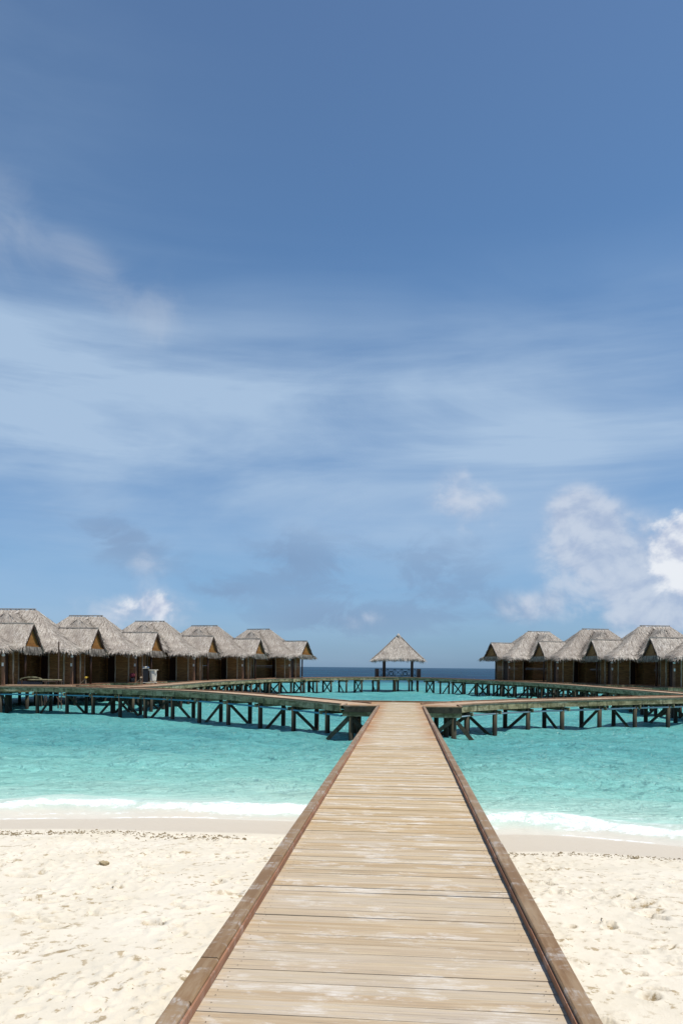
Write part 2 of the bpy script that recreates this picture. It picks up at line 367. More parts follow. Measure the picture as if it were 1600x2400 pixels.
# ------------------------------------------------------------------ beach (one sheet: dry sand, wet sand, sea bed)
def shore(x, y):
    """distance measure along the beach slope; waterline at 14.8"""
    return y + 1.0*smooth(-0.5, 2.2, x) + 1.5*smooth(3.2, 7.5, x) + 0.18*np.sin(x*.55+1.0) + .9*smooth(8, 20, x)
def prof(yy):
    return np.interp(yy, [-200, 2, 5, 8.5, 11.2, 12.4, 13.4, 14.8, 17, 22, 40, 110, 140, 400], [2.0, 1.10, 1.02, .84, .50, .34, .20, .03, -.35, -.95, -1.7, -2.6, -9, -14])
def sand_mat():
    m, n, b, o = mat('coral_sand')
    wet = n.attr('wet'); pos = n.coord('Object')
    g = n.noise(pos, 55, 5, .7); g2 = n.noise(n.mapv(pos, scale=(1, .8, 1)), 1.1, 5, .6); g3 = n.noise(pos, 9, 6, .65)
    c = n.mix(n.sstep(g2, .3, .7), (.635, .572, .455), (.695, .632, .52))
    c = n.mix(n.math('MULTIPLY', n.sstep(g, .54, .74), .28), c, (.44, .36, .25))
    c = n.mix(n.math('MULTIPLY', n.math('MULTIPLY', n.sstep(g3, .56, .635), .85), n.sstep(n.noise(n.mapv(pos, scale=(1, 1, 1), loc=(7, 2, 0)), 1.7, 4, .6), .40, .56)), c, (.34, .255, .145))
    # brown painted into the footprint dips: their shade, flecked like moist grains
    dp = n.math('MULTIPLY', n.attr('pit_shade'), n.sstep(n.noise(n.mapv(pos, scale=(16, 22, 1), loc=(.03, .05, 0)), 1.0, 5, .7), .40, .56))
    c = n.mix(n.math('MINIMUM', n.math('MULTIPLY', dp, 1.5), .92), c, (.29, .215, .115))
    c = n.mix(wet, c, (.56, .49, .39))
    n.l.new(c, b.inputs['Base Color'])
    n.l.new(n.mix(wet, (.95, .95, .95), (.55, .55, .55)), b.inputs['Roughness'])
    b.inputs['Specular IOR Level'].default_value = .15
    hh = n.math('ADD', n.math('MULTIPLY', g, .35), g3)
    bp = n.bump(hh, .5, .025)
    n.l.new(bp, b.inputs['Normal'])
    return m
xs = np.concatenate([[-3000, -800, -250, -90, -40, -22, -14, -10.5, -8.5], np.arange(-7.4, 8.21, .021), [9.5, 12, 17, 27, 50, 120, 400, 1200, 3000]])
ys = np.concatenate([[-2500, -700, -200, -60, -20, -8, -3, 0, 1.5], np.arange(2.6, 6.5, .016), np.arange(6.5, 12.8, .024), np.arange(12.82, 19, .08), [20, 22, 25, 30, 36, 45, 60, 80, 100, 110, 120, 140, 200, 400, 900]])
X, Y = np.meshgrid(xs, ys)
yy = shore(X, Y); Z = prof(yy)
def sandbar(x): return .10*(fbm(x*.20+5, x*0+1, 68, 3)-.5)+.05*smooth(-5.5, -1.0, x)-.025
Z = Z + sandbar(X)*smooth(13.0, 14.2, yy)*smooth(17, 15.5, yy)
dry = smooth(12.5, 11.6, yy)*smooth(-60, -8, Y)
Z = Z + dry*(.07*(fbm(X*.9, Y*1.1, 3, 3)-.5) + .022*(fbm(X*3.1, Y*3.6, 5, 3)-.5))
# trampled sand: heel-sized dips with a raised rim
ft = np.zeros_like(Z); pit_shade = np.zeros_like(Z)
def pits(n, xr, yr, wr, dr, asp):
    global ft
    for i in range(n):
        px = rng.uniform(*xr); py = rng.uniform(*yr)
        wd = rng.uniform(*wr); d = rng.uniform(*dr); an = rng.normal(0, .55); a_ = rng.uniform(*asp)
        i0, i1 = np.searchsorted(xs, [px-3.2*wd*a_, px+3.2*wd*a_]); j0, j1 = np.searchsorted(ys, [py-3.2*wd*a_, py+3.2*wd*a_])
        if i1-i0 < 2 or j1-j0 < 2: continue
        sx = X[j0:j1, i0:i1]-px; sy = Y[j0:j1, i0:i1]-py
        c, s_ = math.cos(an), math.sin(an)
        jx = .25*wd*(vnoise(sx*14+i, sy*14, 40+i % 9)-.5)
        ax_ = (sx*c+sy*s_)/(wd*a_)+jx/wd*2; ay_ = (-sx*s_+sy*c)/wd+jx/wd
        r = np.sqrt(ax_**2+ay_**2)
        pit = -d*(1-smooth(.72, 1.05, r)) + .32*d*np.exp(-((r-1.30)/.30)**2)*(.2+1.0*vnoise(sx*7+9, sy*7, 77+i % 5))
        ft[j0:j1, i0:i1] += pit
        if i % 5 < 3: pit_shade[j0:j1, i0:i1] = np.maximum(pit_shade[j0:j1, i0:i1], (1-smooth(.6, 1.35, np.sqrt(ax_**2+(ay_*1.25+.3)**2)))*rng.uniform(.35, 1.0))
pits(330, (-7.3, 8.1), (2.7, 9.8), (.045, .085), (.03, .07), (1.1, 2.4))
pits(900, (-7.3, 8.1), (2.7, 11.4), (.02, .045), (.014, .036), (1.0, 3.0))
ft = np.clip(ft, -.085, .05)
lump = np.maximum(fbm(X*8, Y*8, 12, 3)-.64, 0)*.08
rough_ = np.maximum(fbm(X*15, Y*13, 15, 3)-.54, 0)*.09*smooth(.48, .62, fbm(X*.8, Y*.9, 19, 3))
Z = Z + dry*(ft*smooth(.30, .55, fbm(X*.55+4, Y*.7, 21, 2)+.16) + lump + rough_)
# a dragged track on the left
tr = np.abs((X+4.6)+.55*(Y-8.8)+.12*np.sin(Y*2.0)); seg = smooth(7.6, 8.0, Y)*smooth(10.2, 9.6, Y)
Z = Z + dry*seg*(-.05*np.exp(-(tr/.09)**2)+.035*np.exp(-((tr-.2)/.07)**2))*(.5+fbm(X*9, Y*9, 31, 2))
wet = smooth(.345, .30, Z + .03*(fbm(X*.7, Y*3, 8, 3)-.5))
beach = grid_mesh('beach', X, Y, Z, sand_mat(), {'wet': wet, 'pit_shade': pit_shade})
beach['kind'] = 'structure'
def ground_z(x, y):
    j = min(max(int(np.searchsorted(ys, y)), 1), len(ys)-1); i = min(max(int(np.searchsorted(xs, x)), 1), len(xs)-1)
    return float(Z[j, i])

# ------------------------------------------------------------------ sea
def sea_mat():
    m, n, b, o = mat('lagoon_water')
    d = n.attr('reach'); foam = n.attr('foam')
    pos = n.coord('Object')
    patch = n.noise(n.mapv(pos, scale=(.035, .06, 1)), 1.0, 4, .6, .5)
    patch2 = n.noise(n.mapv(pos, scale=(.25, .45, 1)), 1.0, 5, .62, .6)
    dd = n.math('ADD', d, n.math('MULTIPLY', n.math('SUBTRACT', patch2, .5), .14))
    # reach = log-ish distance from the waterline, 0..1
    c = n.ramp(dd, [(0.0, (.62, .55, .445)), (.05, (.60, .57, .475)), (.10, (.50, .63, .55)), (.16, (.40, .63, .545)), (.24, (.275, .575, .50)), (.34, (.21, .51, .455)), (.44, (.12, .385, .37)), (.62, (.115, .39, .37)), (.74, (.10, .36, .36)), (.80, (.03, .10, .15)), (.86, (.018, .045, .09)), (1.0, (.012, .030, .065))])
    c = n.mix(n.math('MULTIPLY', n.sstep(patch, .45, .65), n.sstep(d, .2, .5, 0, .35)), c, (.02, .16, .20))
    fz = n.noise(n.mapv(pos, scale=(5, 9, 5)), 1.0, 7, .72, .4)
    ff = n.sstep(n.math('ADD', foam, n.math('MULTIPLY', n.math('SUBTRACT', fz, .5), 1.9)), .24, .74)
    ff = n.math('MULTIPLY', ff, n.sstep(foam, .02, .12))
    fs = n.noise(n.mapv(pos, scale=(14, 20, 9)), 1.0, 5, .7)
    c = n.mix(ff, c, n.mix(n.sstep(fs, .36, .60), (.62, .72, .70), (.88, .89, .88)))
    w1 = n.noise(n.mapv(pos, scale=(1.0, 1.9, 1), rot=(0, 0, R(9))), 1.9, 5, .58, .5)
    w2 = n.noise(n.mapv(pos, scale=(1.0, 2.4, 1), rot=(0, 0, R(-10))), .42, 6, .64, .7)
    h = n.math('ADD', n.math('MULTIPLY', w1, .30), n.math('MULTIPLY', w2, .55))
    bp_ = n.n.new('ShaderNodeBump'); bp_.inputs['Distance'].default_value = 1.1; n.l.new(h, bp_.inputs['Height']); n.l.new(n.sstep(d, .03, .22, .08, 1.0), bp_.inputs['Strength']); nor = bp_.outputs[0]
    df = n.n.new('ShaderNodeBsdfDiffuse'); n.l.new(c, df.inputs[0]); n.l.new(nor, df.inputs['Normal'])
    gl = n.n.new('ShaderNodeBsdfGlossy'); gl.inputs['Roughness'].default_value = .13; gl.inputs[0].default_value = (1, 1, 1, 1); n.l.new(nor, gl.inputs['Normal'])
    fr_ = n.n.new('ShaderNodeFresnel'); fr_.inputs['IOR'].default_value = 1.33; n.l.new(nor, fr_.inputs['Normal'])
    # a choppy sea never mirrors at grazing angles: its facets tilt towards the viewer
    f = n.math('MULTIPLY', n.math('MINIMUM', n.math('MULTIPLY', fr_.outputs[0], .8), n.sstep(d, .1, .8, .30, .17)), n.math('SUBTRACT', 1.0, ff))
    ms = n.n.new('ShaderNodeMixShader')
    n.l.new(f, ms.inputs[0]); n.l.new(df.outputs[0], ms.inputs[1]); n.l.new(gl.outputs[0], ms.inputs[2])
    n.l.new(ms.outputs[0], o.inputs[0])
    return m
yl = [11.8]
while yl[-1] < 130: yl.append(yl[-1]+max(.035, (yl[-1]-11)*.0042))
yl = np.array(yl + [140, 155, 175, 200, 240, 300, 400, 600, 1000, 2000, 4000, 8000, 16000, 30000])
k = np.concatenate([[-400, -90, -24, -8, -3, -1.5], np.linspace(-.78, .92, 470), [1.6, 3, 8, 24, 90, 400]])
Kk, Yw = np.meshgrid(k, yl)
Xw = Kk*(np.minimum(Yw, 140)*.66+1.2)
sw = shore(Xw, np.minimum(Yw, 300))
Zw = np.zeros_like(Xw); rngw = np.random.default_rng(5)
fade = smooth(17.0, 24, sw)*.9+.10*smooth(15.5, 17, sw)
for i in range(64):
    L = .45*(1.075**i)*1.0                       # 0.45 m .. 43 m
    if L > 9: break
    th = R(rngw.normal(-92, 34)); kx, ky = math.cos(th)*2*math.pi/L, math.sin(th)*2*math.pi/L
    amp = .0085*L**.62*rngw.uniform(.5, 1.3)
    lod = smooth(.42, .18, (Yw-11)*.0042/L*1.0)
    ph = kx*Xw+ky*Yw+rngw.uniform(0, 6.28)+.8*np.sin(.21*Xw+.13*Yw+i)
    Zw += amp*lod*(np.sin(ph)+.25*np.cos(2*ph))
Zw *= fade*np.where(Yw > 135, 0, 1)*(np.abs(Kk) < 1)
# the small breaker along the beach
bn = fbm(Xw*.35, Xw*0+3, 61, 3)
crest = 16.05+.7*(bn-.5)*1.1 + .12*np.sin(Xw*.8)
u_ = sw-crest
brk_h = .20*(.65+.7*fbm(Xw*.5, Xw*0+8, 63, 2))
fl = fbm(Xw*2.6, Yw*3.2, 64, 4)
Zw += brk_h*np.where(u_ < 0, np.exp(-(u_/.40)**2), np.exp(-(u_/.85)**2))*smooth(-1.6, -.6, u_+1.0*0+.0)
gap = smooth(.34, .46, fbm(Xw*.55+3, Xw*0+2, 75, 3))
lobe = fbm(Xw*1.9, Xw*0+5, 76, 3)-.5
foam = np.exp(-((u_+.26)/(.13+.28*(fbm(Xw*.45, Xw*0+6, 72, 2)-.25)+.14*lobe))**2)*(.55+1.0*(fbm(Xw*3.2, Yw*7, 78, 4)-.2))*(.62+.38*gap)
foam = np.maximum(foam, .50*np.exp(-((u_-.42)/.42)**2)*smooth(.50, .66, fbm(Xw*1.5, Yw*2.2, 66, 4)))
foam = np.maximum(foam, .42*np.exp(-((u_-1.6)/.3)**2)*smooth(.56, .70, fbm(Xw*.8, Yw*1.2, 67, 3)))
Zw += .07*foam*(fl-.35)*smooth(-1.2, .1, -np.abs(u_+.3)+1)
# lace at the edge of the wash
thin = Zw*0-(prof(sw)+sandbar(Xw)*smooth(13.0, 14.2, sw)*smooth(17, 15.5, sw))
foam = np.maximum(foam, .60*np.exp(-((thin-.014)/.011)**2)*smooth(.36, .52, fbm(Xw*.6, Xw*0+4, 69, 2)))
foam = np.maximum(foam, .38*np.exp(-((thin-.09)/.02)**2)*smooth(.45, .6, fbm(Xw*1.1, Yw*2, 70, 3)))
Zw = np.where(sw < 15.3, Zw*.15, Zw)
reach = np.interp(np.log(np.maximum(sw-14.6, .3)), np.log([.3, .6, .85, 1.2, 2.8, 5.5, 11, 30, 90, 130, 170, 220, 3000]), [0, .015, .045, .09, .15, .23, .36, .55, .70, .75, .82, .87, 1.0])
sea = grid_mesh('sea', Xw, Yw, Zw, sea_mat(), {'reach': reach, 'foam': foam})
sea['kind'] = 'structure'

# ------------------------------------------------------------------ walkway from the beach to the landing
AX = R(4.78); PC = -0.09
def wpt(p, q):  # walkway frame to world
    return (p*math.cos(AX)+q*math.sin(AX), -p*math.sin(AX)+q*math.cos(AX))
DZ = 1.45
wk = thing('walkway', 'straight plank walkway with brown kerbs running from the sandy beach out over the water', 'walkway', (0, 0, 0), -AX)
d = MB(); q = -2.0; nails = []
while q < 31.98:
    wd = min(random.choice((.118, .13, .138, .145, .15)), 32.0-q)
    g = random.choice((.001, .0015, .002, .003, .004, .005)) if random.random() > .10 else .012
    zj = random.uniform(-.003, .003); tw = random.uniform(-.0035, .0035); e0 = random.uniform(-.02, .0); e1 = random.uniform(0, .02)
    x0, x1 = PC-.985+e0, PC+.985+e1; t = random.random()
    z1 = DZ+zj; z0 = z1-.04; zt = random.uniform(-.002, .002)
    n_ = 6
    for i in range(1):
        d.hexa([(x0, q+tw, z0), (x1, q-tw, z0), (x1, q+wd-g-tw, z0), (x0, q+wd-g+tw, z0), (x0, q+tw, z1-zt), (x1, q-tw, z1+zt), (x1, q+wd-g-tw, z1+zt), (x0, q+wd-g+tw, z1-zt)], t)
    if q < 13: nails.append((q, z1))
    q += wd
nf = len(d.f)      # nail heads over the three bearers
for (qa, za) in nails:
    for pp in (PC-.84, PC+.84):
        for dq in (.03, .095):
            x_, y_ = pp+random.uniform(-.02, .02), qa+dq+random.uniform(-.006, .006)
            d.quadface([(x_+.0035*math.cos(a_*math.pi/3), y_+.0035*math.sin(a_*math.pi/3), za+.0035) for a_ in range(6)], .2)
dk = d.build('deck', M_DECK, wk); dk.data.materials.append(M_STEEL)
dk.data.polygons.foreach_set('material_index', [0]*nf+[1]*(len(d.f)-nf))
def kerb_run(sgn):
    k_ = MB(); q = -2.0 - (0.0 if sgn < 0 else .9)
    while q < 32.0:
        ln = min(random.uniform(2.1, 2.9), 32.0-q+.001)
        if q < 4.0 < q+ln and sgn < 0: ln = 4.05-q if 4.05-q > .3 else ln
        xi = PC+sgn*(.92+random.uniform(-.003, .003)); xo = PC+sgn*(1.022+random.uniform(-.003, .003)); t = random.random(); zt = DZ+.075+random.uniform(-.003, .003)
        a, b = min(xi, xo), max(xi, xo)
        bev = .008
        v = []
        for y_ in (q+.002, q+ln-.003):
            v += [(a, y_, DZ+.004), (b, y_, DZ+.004), (b, y_, zt-bev), (b-bev, y_, zt), (a+bev, y_, zt), (a, y_, zt-bev)]
        base_ = len(k_.v); k_.v += v
        for i in range(6):
            j = (i+1) % 6; k_.f.append((base_+i, base_+j, base_+6+j, base_+6+i)); k_.t.append(t)
        k_.f.append(tuple(base_+5-i for i in range(6))); k_.t.append(t); k_.f.append(tuple(base_+6+i for i in range(6))); k_.t.append(t)
        q += ln
    o = k_.build('kerb', M_KERB, wk)
    f_ = MB(); xi = PC+sgn*.9205; q = -2.0
    while q < 31.9:
        ln = min(random.uniform(1.6, 3.0), 31.92-q); f_.box(min(xi, xi-sgn*.014), max(xi, xi-sgn*.014), q, q+ln-.004, DZ+.006, DZ+.050+random.uniform(-.004, .006)); q += ln
    f_.build('kerb_facing', M_REDWOOD, o)
    return o
kerb_run(-1); kerb_run(1)
for sg in (-1, 1):
    b_ = MB(); b_.beam((PC+sg*.955, -2, DZ-.18), (PC+sg*.955, 31.9, DZ-.18), .06, .26); b_.build('side_beam', M_FASCIA, wk)

pm = MB(); pm.tube((0, 0, -3.6), (0, 0, 0), .125, .112, 12, .5); POST_ME = pm.mesh('post', M_POST, True)
for i, q in enumerate(np.arange(2.5, 31, 2.8)):
    for sg in (-1, 1): inst('post', POST_ME, wk, (PC+sg*.80, q, DZ-.06), random.uniform(0, 6))

# ------------------------------------------------------------------ landing where the walkway meets the branches
ld = thing('landing', 'wider plank landing at the end of the walkway where the two branches fork', 'landing', (0, 0, 0), -AX)
d = MB(); q = 32.0; PL, PR, QB = -2.56+.0, 2.50, 36.5
while q < QB-.01:
    wd = min(.142, QB-q); d.box(PL, PR, q, q+wd-.006, DZ-.04, DZ+random.uniform(-.002, .004)); q += wd
d.build('deck', M_DECK, ld)
for (a, b_) in ((PL, PC-.95), (PC+.95, PR)):
    k_ = MB(); k_.box(a, b_, 31.94, 32.05, DZ+.003, DZ+.05); k_.build('kerb', M_KERB, ld)
    f_ = MB(); f_.box(a+.02, b_, 31.93, 31.98, DZ-.24, DZ-.002, .3); f_.build('fascia_board', M_BRACE, ld)
    f_ = MB(); f_.box(a-.06, b_, 31.985, 32.06, DZ-.43, DZ-.245, .8); f_.build('cross_beam', M_FASCIA, ld)
k_ = MB(); k_.box(PL, PR, QB-.10, QB, DZ+.004, DZ+.075); k_.build('kerb', M_KERB, ld)
for (p0, sg) in ((PL, -1), (PR, 1)):
    k_ = MB(); k_.box(p0-.05, p0+.05, 32.06, 33.6, DZ+.008, DZ+.055); k_.build('kerb', M_KERB, ld)
for p in (PL+.32, PR-.32):
    for q in (32.15, 34.2, 36.2): inst('post', POST_ME, ld, (p, q, DZ-.25), random.uniform(0, 6))
    inst('post', POST_ME, ld, (p+(.3 if p < 0 else -.3), 32.6, DZ-.25), random.uniform(0, 6))
for (a, b_) in (((PL+.25, 32.1, 1.0), (PL-.75, 32.4, -.05)), ((PL+.4, 32.1, .85), (PL+1.35, 32.3, .1)), ((PR-.25, 32.1, 1.0), (PR-1.8, 32.2, -.2)), ((PR-.2, 32.3, .85), (PR+.55, 32.5, -.05))):
    k_ = MB(); k_.beam(a, b_, .06, .17); k_.build('brace', M_BRACE, ld)

# ------------------------------------------------------------------ curved boardwalks on posts
def catmull(pts, step):
    P = [Vector(p) for p in pts]; P = [P[0]*2-P[1]]+P+[P[-1]*2-P[-2]]; out = []
    for i in range(1, len(P)-2):
        for s_ in range(24):
            t = s_/24; p0, p1, p2, p3 = P[i-1:i+3]
            out.append(.5*((2*p1)+(p2-p0)*t+(2*p0-5*p1+4*p2-p3)*t*t+(3*p1-p0-3*p2+p3)*t**3))
    out.append(P[-2])
    res = [out[0]]; acc = 0
    for a, b in zip(out, out[1:]):
        l = (b-a).length
        while acc+l >= step:
            f = (step-acc)/l; a = a+(b-a)*f; res.append(a.copy()); l = (b-a).length; acc = 0
        acc += l
    return res
def tangents(path):
    T = []
    for i in range(len(path)):
        a = path[max(i-1, 0)]; b = path[min(i+1, len(path)-1)]; t = (b-a); t.z = 0; T.append(t.normalized())
    return T
def sweep(path, T, o0, o1, z0, z1, m, name, parent, chop=0):
    k_ = MB()
    for i in range(len(path)-1):
        pts = []
        for zz in (z0, z1):
            for (j, oo) in ((i, o0), (i, o1), (i+1, o1), (i+1, o0)):
                n_ = Vector((-T[j].y, T[j].x, 0)); p = path[j]+n_*oo; pts.append((p.x, p.y, p.z+zz))
        k_.hexa(pts, .5+.5*math.sin(i*.9))
    return k_.build(name, m, parent)
def boardwalk(label, pts, front, flip=0, pipe=None, bent=2.4, skip=(), first=1.2, name='boardwalk', cross=False):
    """pts: the edge that faces the open lagoon; front=+1 if the deck lies to the left of travel, -1 to the right"""
    W_ = 1.9
    root = thing(name, label, 'boardwalk', (0, 0, 0), group='curved boardwalks on posts')
    edge = catmull(pts, .15); T = tangents(edge)
    a0, a1 = (0, W_) if front > 0 else (-W_, 0)
    d = MB()
    for i in range(len(edge)-1):
        pp = []
        z1 = random.uniform(-.004, .004)
        for zz in (-.045, z1):
            for (j, oo) in ((i, a0), (i, a1), (i+1, a1), (i+1, a0)):
                n_ = Vector((-T[j].y, T[j].x, 0)); f = .0 if j == i else -.006
                p = edge[j]+n_*oo+T[j]*f; pp.append((p.x, p.y, p.z+zz))
        d.hexa(pp)
    d.build('deck', M_PIERDECK, root)
    e2 = edge[::6]+([edge[-1]] if (len(edge)-1) % 6 else []); T2 = tangents(e2)
    s_ = 1 if front > 0 else -1
    for (oa, ob) in ((-.03, .07), (W_-.07, W_+.03)):
        sweep(e2, T2, s_*oa, s_*ob, .006, .06, M_PIERKERB, 'kerb', root)
    for (oa, ob) in ((.0, .05), (W_-.05, W_)):
        sweep(e2, T2, s_*oa, s_*ob, -.31, -.048, M_FASCIA, 'side_beam', root)
    for oo in (.62, 1.28):
        sweep(e2, T2, s_*(oo-.05), s_*(oo+.05), -.25, -.048, M_BRACE, 'joist', root)
    if pipe:
        pth = e2; k_ = MB()
        for i in range(len(pth)-1):
            n0 = Vector((-T2[i].y, T2[i].x, 0)); n1 = Vector((-T2[i+1].y, T2[i+1].x, 0))
            k_.tube(pth[i]+n0*s_*.10+Vector((0, 0, -.50)), pth[i+1]+n1*s_*.10+Vector((0, 0, -.50)), .045, None, 8, .5, False)
        k_.build('pipe', pipe, root, True)
    nb = 0; st_ = int(bent/.15); i = int(first/.15)
    while i < len(edge)-2:
        p = edge[i]; n_ = Vector((-T[i].y, T[i].x, 0))*s_; jx = random.uniform(-.12, .12)
        a = p+n_*.16+T[i]*jx; b = p+n_*1.74+T[i]*random.uniform(-.12, .12)
        for c in (a, b): inst('post', POST_ME, root, (c.x, c.y, c.z-.10), random.uniform(0, 6))
        k_ = MB(); k_.beam(p-n_*.08+T[i]*.17+Vector((0, 0, -.435)), p+n_*1.98+T[i]*.17+Vector((0, 0, -.435)), .07, .17); k_.build('cross_beam', M_FASCIA, root)
        h_ = p.z
        off = T[i]*(-.15)
        if (nb+flip) % 2 == 0: p0, p1 = a, p+n_*1.62
        else: p0, p1 = b, p+n_*.34
        k_ = MB(); k_.beam(p0+off+Vector((0, 0, -.55)), Vector((p1.x, p1.y, 0))+off+Vector((0, 0, -.12)), .05, .15); k_.build('brace', M_BRACE, root)
        if cross and nb % 2 == 0:
            p0, p1 = b, p+n_*.34; off = T[i]*.15
            k_ = MB(); k_.beam(p0+off+Vector((0, 0, -.55)), Vector((p1.x, p1.y, 0))+off+Vector((0, 0, -.12)), .05, .15); k_.build('brace', M_BRACE, root)
        nb += 1; i += st_
    return root
boardwalk('curved boardwalk branch left of the landing, blue pipe slung under its edge',
          [(-.05, 33.3, 1.46), (-2.3, 35.9, 1.53), (-4.9, 38.2, 1.62), (-7.2, 40.1, 1.68), (-9.3, 41.8, 1.70), (-13.4, 44.9, 1.69), (-15.5, 46.3, 1.68), (-17.3, 47.4, 1.67), (-20.6, 48.4, 1.66), (-26, 47.9, 1.66), (-33, 46.4, 1.66)], -1, 1, M_PIPE_BLUE)
boardwalk('curved boardwalk branch right of the landing, grey pipe slung under its edge',
          [(5.2, 33.0, 1.46), (6.6, 34.8, 1.47), (8.9, 36.8, 1.48), (11.1, 38, 1.51), (13.4, 38.95, 1.54), (15.8, 40, 1.58), (17.7, 40.75, 1.60), (20, 41.8, 1.62), (24, 43.4, 1.63), (31, 45.2, 1.63)], 1, 0, M_PIPE_GREY)
boardwalk('long boardwalk curving along the left row of thatched huts to the thatched pavilion',
          [(-13.6, 46.8, 1.69), (-12.6, 51, 1.69), (-12.1, 58, 1.69), (-11.6, 65.5, 1.70), (-9.8, 75, 1.72), (-6.3, 84, 1.78), (-1.1, 90, 1.84), (4.0, 93.3, 1.88), (7.3, 93.8, 1.90)], 1, 0, None, 2.3, cross=True)
boardwalk('long boardwalk curving along the right row of thatched huts to the thatched pavilion',
          [(21.4, 44.2, 1.63), (21.1, 47.6, 1.64), (21.0, 57.8, 1.66), (20.6, 68, 1.69), (19.2, 76.6, 1.73), (16.5, 82.8, 1.78), (13.2, 89, 1.84), (10.2, 92.6, 1.88), (7.34, 93.9, 1.90)], -1, 0, None, 2.3, cross=True)

# ------------------------------------------------------------------ thatch builder: height field + loose straw
def thatch_mesh(name, fz, u0, u1, v0, v1, sgn, cell=.2, strands=7000, fringe=None, ridge=None, keep=None, drop=.0, seed=1):
    rg = random.Random(seed); k_ = MB()
    nu = int((u1-u0)/cell)+1; nv = int((v1-v0)/cell)+1
    us = np.linspace(u0, u1, nu); vs = np.linspace(v0, v1, nv)
    zz = [[fz(u, v)+rg.uniform(-.025, .025) for v in vs] for u in us]
    for i in range(nu-1):
        for j in range(nv-1):
            q_ = [(us[i], vs[j], zz[i][j]), (us[i+1], vs[j], zz[i+1][j]), (us[i+1], vs[j+1], zz[i+1][j+1]), (us[i], vs[j+1], zz[i][j+1])]
            k_.quadface([(p[0]*sgn, p[1], p[2]) for p in q_], rg.uniform(.30, .72))
    def strand(u, v, du, dv, ln, wd, lift, dz0, dz1, tone):
        # lies down the slope from (u,v)
        z0 = fz(u, v)+dz0; u2, v2 = u+du*ln, v+dv*ln
        z1 = (fz(u2, v2) if (u0 <= u2 <= u1 and v0 <= v2 <= v1) else z0-ln*.9)+dz1
        px, py = -dv*wd/2, du*wd/2
        sk = rg.uniform(-.1, .1)
        k_.quadface([((u-px)*sgn, v-py, z0), ((u+px)*sgn, v+py, z0), ((u2+px*.5-dv*sk)*sgn, v2+py*.5+du*sk, z1), ((u2-px*.5-dv*sk)*sgn, v2-py*.5+du*sk, z1)], tone)
    for _ in range(strands):
        u = rg.uniform(u0+.02, u1-.02); v = rg.uniform(v0+.02, v1-.02); e = .06
        gu = (fz(u+e, v)-fz(u-e, v)); gv = (fz(u, v+e)-fz(u, v-e)); g = math.hypot(gu, gv)
        if g < 1e-4: continue
        strand(u, v, -gu/g, -gv/g, rg.uniform(.25, .55), rg.uniform(.03, .075), 0, .02, rg.uniform(.015, .06), min(1, max(0, rg.gauss(.56, .20))))
    for (a, b, out, dens) in (fringe or ()):
        a = Vector((a[0], a[1], 0)); b = Vector((b[0], b[1], 0)); L = (b-a).length; d_ = (b-a)/L; o_ = Vector((out[0], out[1], 0))
        for layer in range(3):
            t = 0
            while t < L:
                p = a+d_*t; z0 = fz(p.x, p.y)+.05-.05*layer
                ln = rg.uniform(.14, .36)*(1 if rg.random() > .22 else 1.5); wd = rg.uniform(.035, .09); sk = rg.uniform(-.10, .10)
                back = -o_*(.12+.12*layer); p0 = p+back; p1 = p+o_*rg.uniform(-.02, .14)*(1-.5*layer)+d_*sk
                z_top = fz(p0.x, p0.y)+.04-.06*layer; z_bot = z0-ln
                h_ = d_*wd/2
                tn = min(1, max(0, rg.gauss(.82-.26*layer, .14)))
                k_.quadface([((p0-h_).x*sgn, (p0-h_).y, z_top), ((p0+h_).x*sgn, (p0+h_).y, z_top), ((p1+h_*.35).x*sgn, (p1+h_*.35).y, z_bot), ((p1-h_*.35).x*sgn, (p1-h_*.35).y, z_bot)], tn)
                t += rg.uniform(.02, .06)/dens
    return k_.mesh(name, M_THATCH)

# ------------------------------------------------------------------ thatched water huts
RIDGE, EAVE, UR, UE, VE = 5.95, 2.70, 1.55, 6.1, 3.75
def f_main(u, v):
    du = max(abs(u)-UR, 0)/(UE-UR); dv = abs(v)/VE
    d = (du**7+dv**7)**(1/7.0) if max(du, dv) > 0 else 0
    z = EAVE+(RIDGE-EAVE)*((1-d)-.30*d*(1-d)) if d < 1.3 else EAVE-.4
    z += .07*math.sin(u*1.25+.6)*min(1, d)*.9
    if v < .3:
        zw = RIDGE-.42-.86*abs(u-.35)
        if v < -2.45: zw = min(zw, RIDGE-.95-1.52*(-v-2.45))
        z = max(z, zw)
    return z
PR_, PE_, PU0, PU1, PV = 4.45, 2.72, 2.6, 6.65, 1.72
def f_porch(u, v):
    t = abs(v)/PV
    return PE_+(PR_-PE_)*((1-t)-.10*t*(1-t))-.02*math.sin(u*3)
